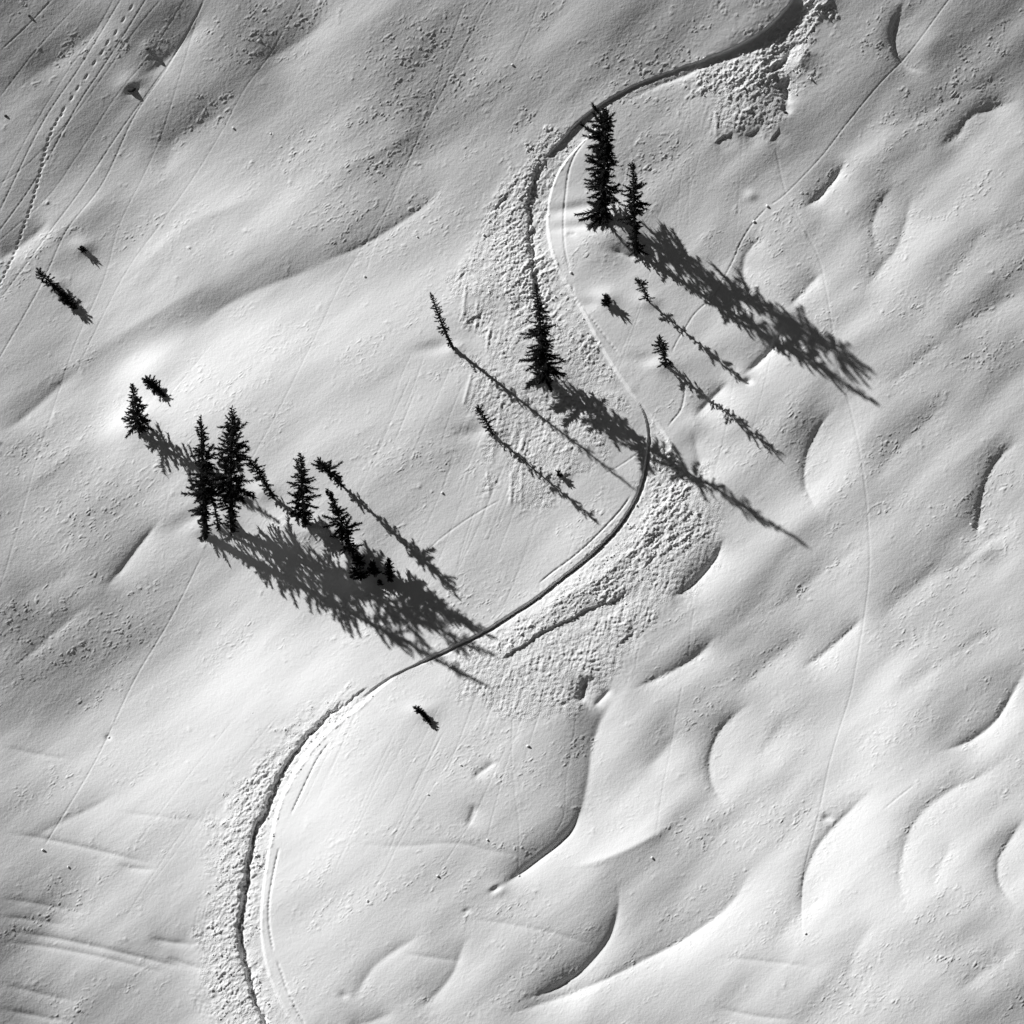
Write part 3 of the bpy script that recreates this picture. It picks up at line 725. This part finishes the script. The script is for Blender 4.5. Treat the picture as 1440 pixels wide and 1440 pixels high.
def conifer(name, label, cat, group, base_px, tip_px, shadow_px, prof, seed, dens=1.0, rag=0.25, droop=(35, -18), bare=0.0, sink=0.5, twig=1.0, bow=0.0):
    """prof: (height fraction, reach of the branches left, right) in ground units"""
    rnd = random.Random(seed)
    base = ground(*base_px)
    tip = tip_point(base, tip_px, shadow_px)
    root = bpy.data.objects.new(name, None); col.objects.link(root); root.location = base; root.empty_display_size = 0.5
    tag(root, label, cat, group)
    top = tip - base; Ht = np.linalg.norm(top); ax = top/Ht
    side = np.array([rnd.uniform(-1, 1), rnd.uniform(-1, 1), 0])*Ht*0.012
    upb = np.array([0, 0, 1.0])
    def at(t): return top*t + side*math.sin(t*5) + (ax - upb*(ax @ upb))*bow*Ht*(-math.sin(math.pi*t))
    rb = max(0.035, 0.0125*Ht)
    tr = MB()
    ts = [-sink/Ht] + [k/10 for k in range(11)]
    tr.tube([at(max(t, 0)) if t >= 0 else at(0) - ax*sink for t in ts], [rb*(1.15 - max(t, 0))*(1 if t < 0.98 else 0.25) + 0.006 for t in ts], 6)
    PT = np.array([p[0] for p in prof]); PL = np.array([p[1] for p in prof])*S; PR = np.array([p[2] for p in prof])*S
    cr = MB()
    nb = int(dens*(24 + Ht*11.5)); ph = [rnd.uniform(0, 6.28) for _ in range(6)]; ga = 2.39996
    for i in range(nb):
        t = PT[0] + (0.985 - PT[0])*((i + rnd.random())/nb)
        a = i*ga + rnd.uniform(-0.5, 0.5)
        l, r = np.interp(t, PT, PL), np.interp(t, PT, PR)
        c = math.cos(a)
        reach = r*max(c, 0)**1.0 + l*max(-c, 0)**1.0 + 0.5*(l + r)*(1 - abs(c))
        reach *= (1.0 + 0.22*math.sin(t*31 + ph[0] + 1.5*math.sin(a + ph[1])) + 0.16*math.sin(t*57 + ph[2] + 2*math.sin(a + ph[3])))
        reach *= 1.12 - 2*rag*rnd.random()**1.3
        if math.sin(t*26 + ph[4] + 1.6*math.sin(a + ph[5])) < -0.72: reach *= 0.45      # gaps between the tiers
        if rnd.random() < 0.25: reach *= 0.55
        if reach < 0.03: reach = 0.03
        an = math.radians(droop[1] + (droop[0] - droop[1])*t**1.3 + rnd.uniform(-9, 9))
        o = at(t); dirn = np.array([c*math.cos(an), math.sin(a)*math.cos(an), math.sin(an)])
        sag = reach*rnd.uniform(0.05, 0.16)*(1 - t)
        def sp(s): return o + dirn*reach*s + np.array([0, 0, 1])*sag*(2.2*s*s - 2*s)
        tr_r = max(0.012, reach*0.02)
        cr.tube([sp(0), sp(0.35), sp(0.7), sp(1.0)], [tr_r, tr_r*0.8, tr_r*0.5, 0.004], 3)
        nt_ = max(6, int(reach*30*twig))
        inner = rnd.uniform(0.05, 0.25)
        lat = np.array([-math.sin(a), math.cos(a), 0])
        for k in range(nt_):
            s = inner + (1 - inner)*(k + rnd.random())/nt_
            q = sp(min(s, 1.0))
            ln = (0.09 + reach*0.27*(1.0 - 0.6*s))*rnd.uniform(0.55, 1.25)
            sd = -1 if k % 2 else 1
            d = dirn*rnd.uniform(0.45, 1.0) + lat*sd*rnd.uniform(0.25, 0.95) + np.array([0, 0, rnd.uniform(-0.5, 0.3)])
            d /= np.linalg.norm(d)
            cr.spindle(q - d*0.02, q + d*ln, rnd.uniform(0.028, 0.05) + 0.022*min(ln, 1), rnd)
        cr.spindle(sp(0.85), sp(1.0) + dirn*0.14, 0.05, rnd)
    cr.spindle(at(0.93), at(1.0) + ax*0.1, 0.06, rnd)
    mesh_obj('trunk', tr.v, tr.f, M_BARK, root)
    mesh_obj('crown', cr.v, cr.f, M_NEEDLE, root)
    return root

G1, G2, G3 = 'spruces beside the upper bend', 'spruces in the lit knoll group', 'small trees along the slope'
def cone(b, m=None, t0=0.03, top=1.2): return [(t0, b*0.75, b*0.75), (0.14, b, b), (0.35, b*0.78, b*0.78), (0.6, b*0.5, b*0.5), (0.82, b*0.26, b*0.26), (1.0, top, top)]
def column(b, t0=0.02): return [(t0, b*0.85, b*0.85), (0.2, b, b), (0.45, b*0.85, b*0.95), (0.7, b*0.62, b*0.6), (0.88, b*0.34, b*0.34), (1, 1, 1)]
T1P = [(0.0,20,8),(0.05,27,13),(0.15,21,13),(0.2,16,20),(0.28,17,27),(0.38,18,21),(0.45,22,13),(0.52,27,14),(0.58,29,14),(0.65,20,18),(0.72,28,12),(0.8,34,10),(0.87,28,12),(0.93,9,5),(1,1.5,1.5)]
T1P = [(t, l*1.18, r*1.18) for t, l, r in T1P]
T2P = [(0.02,12,12),(0.08,14,16),(0.14,10,10),(0.2,6,7),(0.28,8,7),(0.36,15,9),(0.45,17,11),(0.55,14,16),(0.62,12,16),(0.75,9,10),(0.85,7,6),(0.93,5,4),(1,1.2,1.2)]
T12P = [(0.0,12,10),(0.06,16,10),(0.12,8,8),(0.2,22,14),(0.34,24,18),(0.5,20,18),(0.6,16,22),(0.7,13,17),(0.8,10,10),(0.9,6,6),(1,1.2,1.2)]
T13P = [(0.0,16,14),(0.08,20,16),(0.14,10,8),(0.2,18,14),(0.27,24,46),(0.33,32,30),(0.45,32,30),(0.55,26,31),(0.65,25,29),(0.75,20,21),(0.85,14,13),(0.93,7,6),(1,1.5,1.5)]
TUFT = [(0.05,5,5),(0.2,8,9),(0.34,5,5),(0.42,2,2),(0.52,7,7),(0.68,13,12),(0.85,11,11),(0.95,7,7),(1,3,3)]
conifer('spruce_tree', 'tallest dark spruce inside the upper road bend, its branches flagged to the left', 'tree', G1, (847,303), (851,153), (1236,524), T1P, 11, 1.9, 0.3, (28, -20))
conifer('spruce_tree', 'slim dark spruce just right of the flagged spruce in the upper bend', 'tree', G1, (894,357), (888,229), (1240,568), [(t, l*1.25, r*1.25) for t, l, r in T2P], 12, 1.6, 0.28)
conifer('spruce_tree', 'dark spruce with fanned lower branches standing in the slid snow between road bends', 'tree', None, (770,537), (752,398), (1138,770), cone(31, top=1), 13, 1.4, 0.3, (25, -28))
conifer('spruce_tree', 'thin leaning spruce left of the slid snow, casting a long straight shadow', 'tree', G3, (637,489), (605,409), (892,692), [(0.0,9,9),(0.06,10,9),(0.15,6,6),(0.25,9,7),(0.4,11,9),(0.5,7,8),(0.7,7,7),(0.88,4,4),(1,1,1)], 14, 0.9, 0.35)
conifer('spruce_tree', 'short leaning spruce below the slid snow, left of the tiny bush', 'tree', G3, (693,611), (675,572), (842,740), [(0.0,7,8),(0.1,8,8),(0.25,7,7),(0.45,10,9),(0.7,9,9),(0.9,7,6),(1,2,2)], 15, 1.0, 0.3)
conifer('spruce_tree', 'conical spruce standing alone on the bright knoll at left', 'tree', G2, (197,606), (190,534), (390,742), [(0.0,12,10),(0.1,20,16),(0.25,21,17),(0.4,16,15),(0.6,10,12),(0.78,6,8),(0.9,4,4),(1,1,1)], 16, 1.5, 0.22, (22, -14))
conifer('spruce_tree', 'tall narrow spruce at the left edge of the knoll group', 'tree', G2, (289,754), (276,588), (700,962), T12P, 17, 1.5, 0.3)
conifer('spruce_tree', 'broadest spruce of the knoll group, with a bare lower trunk', 'tree', G2, (327,745), (318,577), (708,920), T13P, 18, 1.35, 0.26, (30, -8))
conifer('spruce_tree', 'low dark spruce squeezed between the two tallest trees of the knoll group', 'tree', G2, (308,744), (296,668), None, [(0.0,10,10),(0.1,12,12),(0.22,6,6),(0.35,4,4),(0.6,10,10),(1,3,3)], 19, 1.0, 0.3)
conifer('spruce_tree', 'small leaning spruce right of the broadest tree in the knoll group', 'tree', G2, (384,700), (360,638), (520,818), [(0.0,6,8),(0.2,9,10),(0.4,9,8),(0.55,13,10),(0.75,14,13),(0.9,8,8),(1,1.5,1.5)], 20, 1.3, 0.3)
conifer('spruce_tree', 'upright spruce in the middle of the knoll group, branches arching over lit snow', 'tree', G2, (430,736), (428,627), (690,905), [(0.0,8,6),(0.1,14,14),(0.22,24,16),(0.32,20,20),(0.45,15,19),(0.6,15,17),(0.75,12,14),(0.84,12,9),(0.92,5,5),(1,1.2,1.2)], 21, 1.4, 0.3)
conifer('spruce_tree', 'tufted sapling with bare thin trunk at the upper right of the knoll group', 'tree', G2, (482,684), (453,646), (640,835), [(0.05,4,4),(0.15,10,9),(0.24,3,3),(0.32,13,12),(0.4,7,14),(0.55,18,17),(0.75,16,16),(0.9,10,10),(1,4,4)], 22, 1.4, 0.35)
conifer('spruce_tree', 'bushy leaning spruce at the right end of the knoll group', 'tree', G2, (498,786), (464,682), (672,890), [(0.10,3,3),(0.16,16,16),(0.26,19,14),(0.4,20,19),(0.55,18,20),(0.65,9,13),(0.78,8,10),(0.9,6,6),(1,1.2,1.2)], 23, 1.4, 0.3)
conifer('spruce_tree', 'two-tiered sapling below the small round bush right of the road', 'tree', G3, (913,425), (897,394), (1050,538), TUFT, 24, 1.0, 0.3)
conifer('spruce_tree', 'clumpy sapling on the open slope right of the road, nearest the snow scarp', 'tree', G3, (937,513), (928,474), (1096,638), [(0.0,8,10),(0.15,11,11),(0.3,8,8),(0.42,4,4),(0.55,12,12),(0.75,14,13),(0.9,9,9),(1,3,3)], 25, 1.15, 0.3)
conifer('spruce_tree', 'leaning dark sapling crossed by snowball furrows at the left edge', 'tree', None, (80,405), (54,383), (108,437), [(0.0,9,9),(0.2,11,11),(0.45,9,10),(0.7,13,12),(0.9,12,11),(1,6,6)], 26, 1.2, 0.3, sink=0.35)
conifer('spruce_tree', 'bowed sapling on the bright knoll above the lone conical spruce', 'tree', G2, (218,545), (205,533), (235,560), [(0.0,8,9),(0.3,9,10),(0.6,10,9),(0.9,8,8),(1,4,4)], 27, 2.0, 0.3, sink=0.35)
conifer('spruce_tree', 'lone bowed sapling below the lower road bend', 'tree', None, (594,1002), (587,994), (607,1021), [(0.0,4,5),(0.3,5,6),(0.7,6,5),(0.95,4,4),(1,2,2)], 28, 1.8, 0.3, sink=0.35)
conifer('spruce_tree', 'added dark sapling laid over the shadow of the leaning sapling at the left edge', 'tree', None, (78,404), (107,436), 'bowed', [(0.0,3,3),(0.15,2,2),(0.4,8,8),(0.7,9,9),(0.9,7,7),(1,4,4)], 41, 1.6, 0.3, (10, 5), sink=0.2)  # added over the leaning sapling's shadow so that it shows black
conifer('spruce_tree', 'added dark sapling laid along the shadow of the bowed sapling on the bright knoll', 'tree', G2, (216,543), (233,559), 'bowed', [(0.0,3,3),(0.4,4,4),(0.8,2.5,2.5),(1,1.5,1.5)], 42, 1.6, 0.3, (10, 5), sink=0.2)  # added crown that darkens the knoll sapling's shadow
conifer('spruce_tree', 'added dark sapling laid along the shadow of the lone sapling below the lower road bend', 'tree', None, (593,1001), (606,1020), 'bowed', [(0.0,3,3),(0.4,3.5,3.5),(0.8,2.5,2.5),(1,1.5,1.5)], 43, 1.6, 0.3, (10, 5), sink=0.2)  # added crown covering the lone sapling's shadow to make it black
def shrub(label, group, b, t, s, r, seed, dens=1.6): conifer('shrub', label, 'shrub', group, b, t, s, [(0.0,r*0.9,r*0.9),(0.35,r,r),(0.75,r*0.8,r*0.8),(1,r*0.4,r*0.4)], seed, dens, 0.35, (50, 5), sink=0.3)
GS = 'shrubs poking out of the snow'
shrub('round dark shrub in a snow hollow right of the left road bend', GS, (853,429), (852,416), (876,441), 9, 31, 2.2)
shrub('tiny shrub on slid snow beside the short leaning spruce shadow', GS, (788,669), (786,662), (797,679), 5, 32)
shrub('star-shaped shrub above the leaning sapling at the left edge', GS, (118,353), (115,346), (123,360), 6, 33)
shrub('left shrub of the trio in the shade of the knoll group', GS, (508,812), (500,800), None, 12, 34, 2.2)
shrub('middle shrub of the trio in the shade of the knoll group', GS, (528,808), (523,792), None, 10, 35, 2.2)
shrub('right upright shrub of the trio in the shade of the knoll group', GS, (548,816), (547,785), None, 8, 36, 2.0)
shrub('small shrub at the foot of the bushy leaning spruce', GS, (506,794), (504,784), None, 9, 37, 2.0)
shrub('smallest shrub just below the trio in the shade of the knoll', GS, (534,822), (534,817), None, 4, 38)

# ------------------------------------------------------------------ rocks and snow balls
def lump(name, label, cat, group, px, py, r, mat, seed, flat=0.7, sink=0.3):
    q = np.random.RandomState(seed); base = ground(px, py)
    v, f = ICO.copy(), ICOF.tolist()
    for _ in range(2):
        mid, nf, v = {}, [], list(v)
        def mp(a, b):
            k = (min(a, b), max(a, b))
            if k not in mid: p = (np.array(v[a]) + v[b]); v.append(p/np.linalg.norm(p)); mid[k] = len(v) - 1
            return mid[k]
        for a, b, c in f:
            ab, bc, ca = mp(a, b), mp(b, c), mp(c, a); nf += [(a, ab, ca), (b, bc, ab), (c, ca, bc), (ab, bc, ca)]
        f = nf
    v = np.array(v)
    dirs = q.randn(6, 3); dirs /= np.linalg.norm(dirs, axis=1, keepdims=True)
    k = 1 + 0.16*np.sin(v @ dirs.T*3.1 + q.rand(6)*6).sum(1)/2
    v = v*k[:, None]*r*S*np.array([1, 0.9, flat]) + EN*r*S*(0.45 - sink)*flat
    o = mesh_obj(name, v, f, mat, None, True); o.location = base
    tag(o, label, cat, group)
lump('rock', 'dark rock in a snow hollow among furrows at upper left', 'rock', 'rocks showing through the snow', 184, 126, 5.5, M_ROCK, 1, 0.6)
lump('rock', 'small dark rock above the rock in the hollow at upper left', 'rock', 'rocks showing through the snow', 207, 69, 2.6, M_ROCK, 2)
lump('rock', 'little rock at the far left edge among the furrows', 'rock', 'rocks showing through the snow', 8, 163, 2.2, M_ROCK, 3)
lump('rock', 'little rock nearest the top left corner', 'rock', 'rocks showing through the snow', 41, 22, 2.0, M_ROCK, 4)
lump('rock', 'dark stone at the foot of the slid snow under the top bend', 'rock', 'rocks showing through the snow', 1104, 158, 2.6, M_ROCK, 5)
GB = 'snow balls that rolled down the slope'
for k, (x, y, r, lb) in enumerate([
    (60, 1195, 1.9, 'snow ball ending the long furrow at lower left'), (96, 1219, 1.6, 'small snow ball alone right of the long furrow end at lower left'),
    (153, 1037, 2.0, 'snow ball beside the long furrow, halfway down the lower left slope'), (513, 389, 1.6, 'snow ball ending a furrow above the thin leaning spruce'),
    (720, 91, 1.6, 'snow ball ending a short furrow near the top centre'), (622, 693, 1.9, 'snow ball left of the short leaning spruce shadow'),
    (517, 1267, 1.8, 'snow ball ending the furrow lowest and farthest left below the fan'), (615, 1232, 1.7, 'snow ball right of the lowest furrow below the fan'),
    (685, 1181, 1.6, 'snow ball left of the black snow trough'), (730, 1232, 1.6, 'snow ball on the bright bank of the black snow trough'),
    (803, 383, 2.0, 'snow ball at the end of the crack beside the left road bend'), (742, 1049, 2.2, 'snow ball high in the fan of furrows'),
    (602, 1117, 1.6, 'snow ball on a furrow below the lone bowed sapling'), (648, 1076, 1.6, 'snow ball near the crusted band below the fan'),
    (917, 1206, 1.8, 'snow ball at the foot of the furrow right of the black trough'), (1133, 1313, 1.7, 'snow ball ending the long curved track at lower right'),
    (1060, 312, 2.2, 'snow ball beside the ski track bend at upper right'), (1079, 290, 2.2, 'snow ball on the ski track at upper right'),
    (328, 180, 1.6, 'snow ball alone on the crusted slope at upper left'), (1366, 738, 2.0, 'snow ball in the hollow at the right edge'),
    (587, 333, 1.4, 'snow ball by the bright drift edge at upper centre')]):
    lump('snow_ball', lb, 'snow ball', GB, x, y, r, M_BALL, 50 + k, 0.85, 0.25)
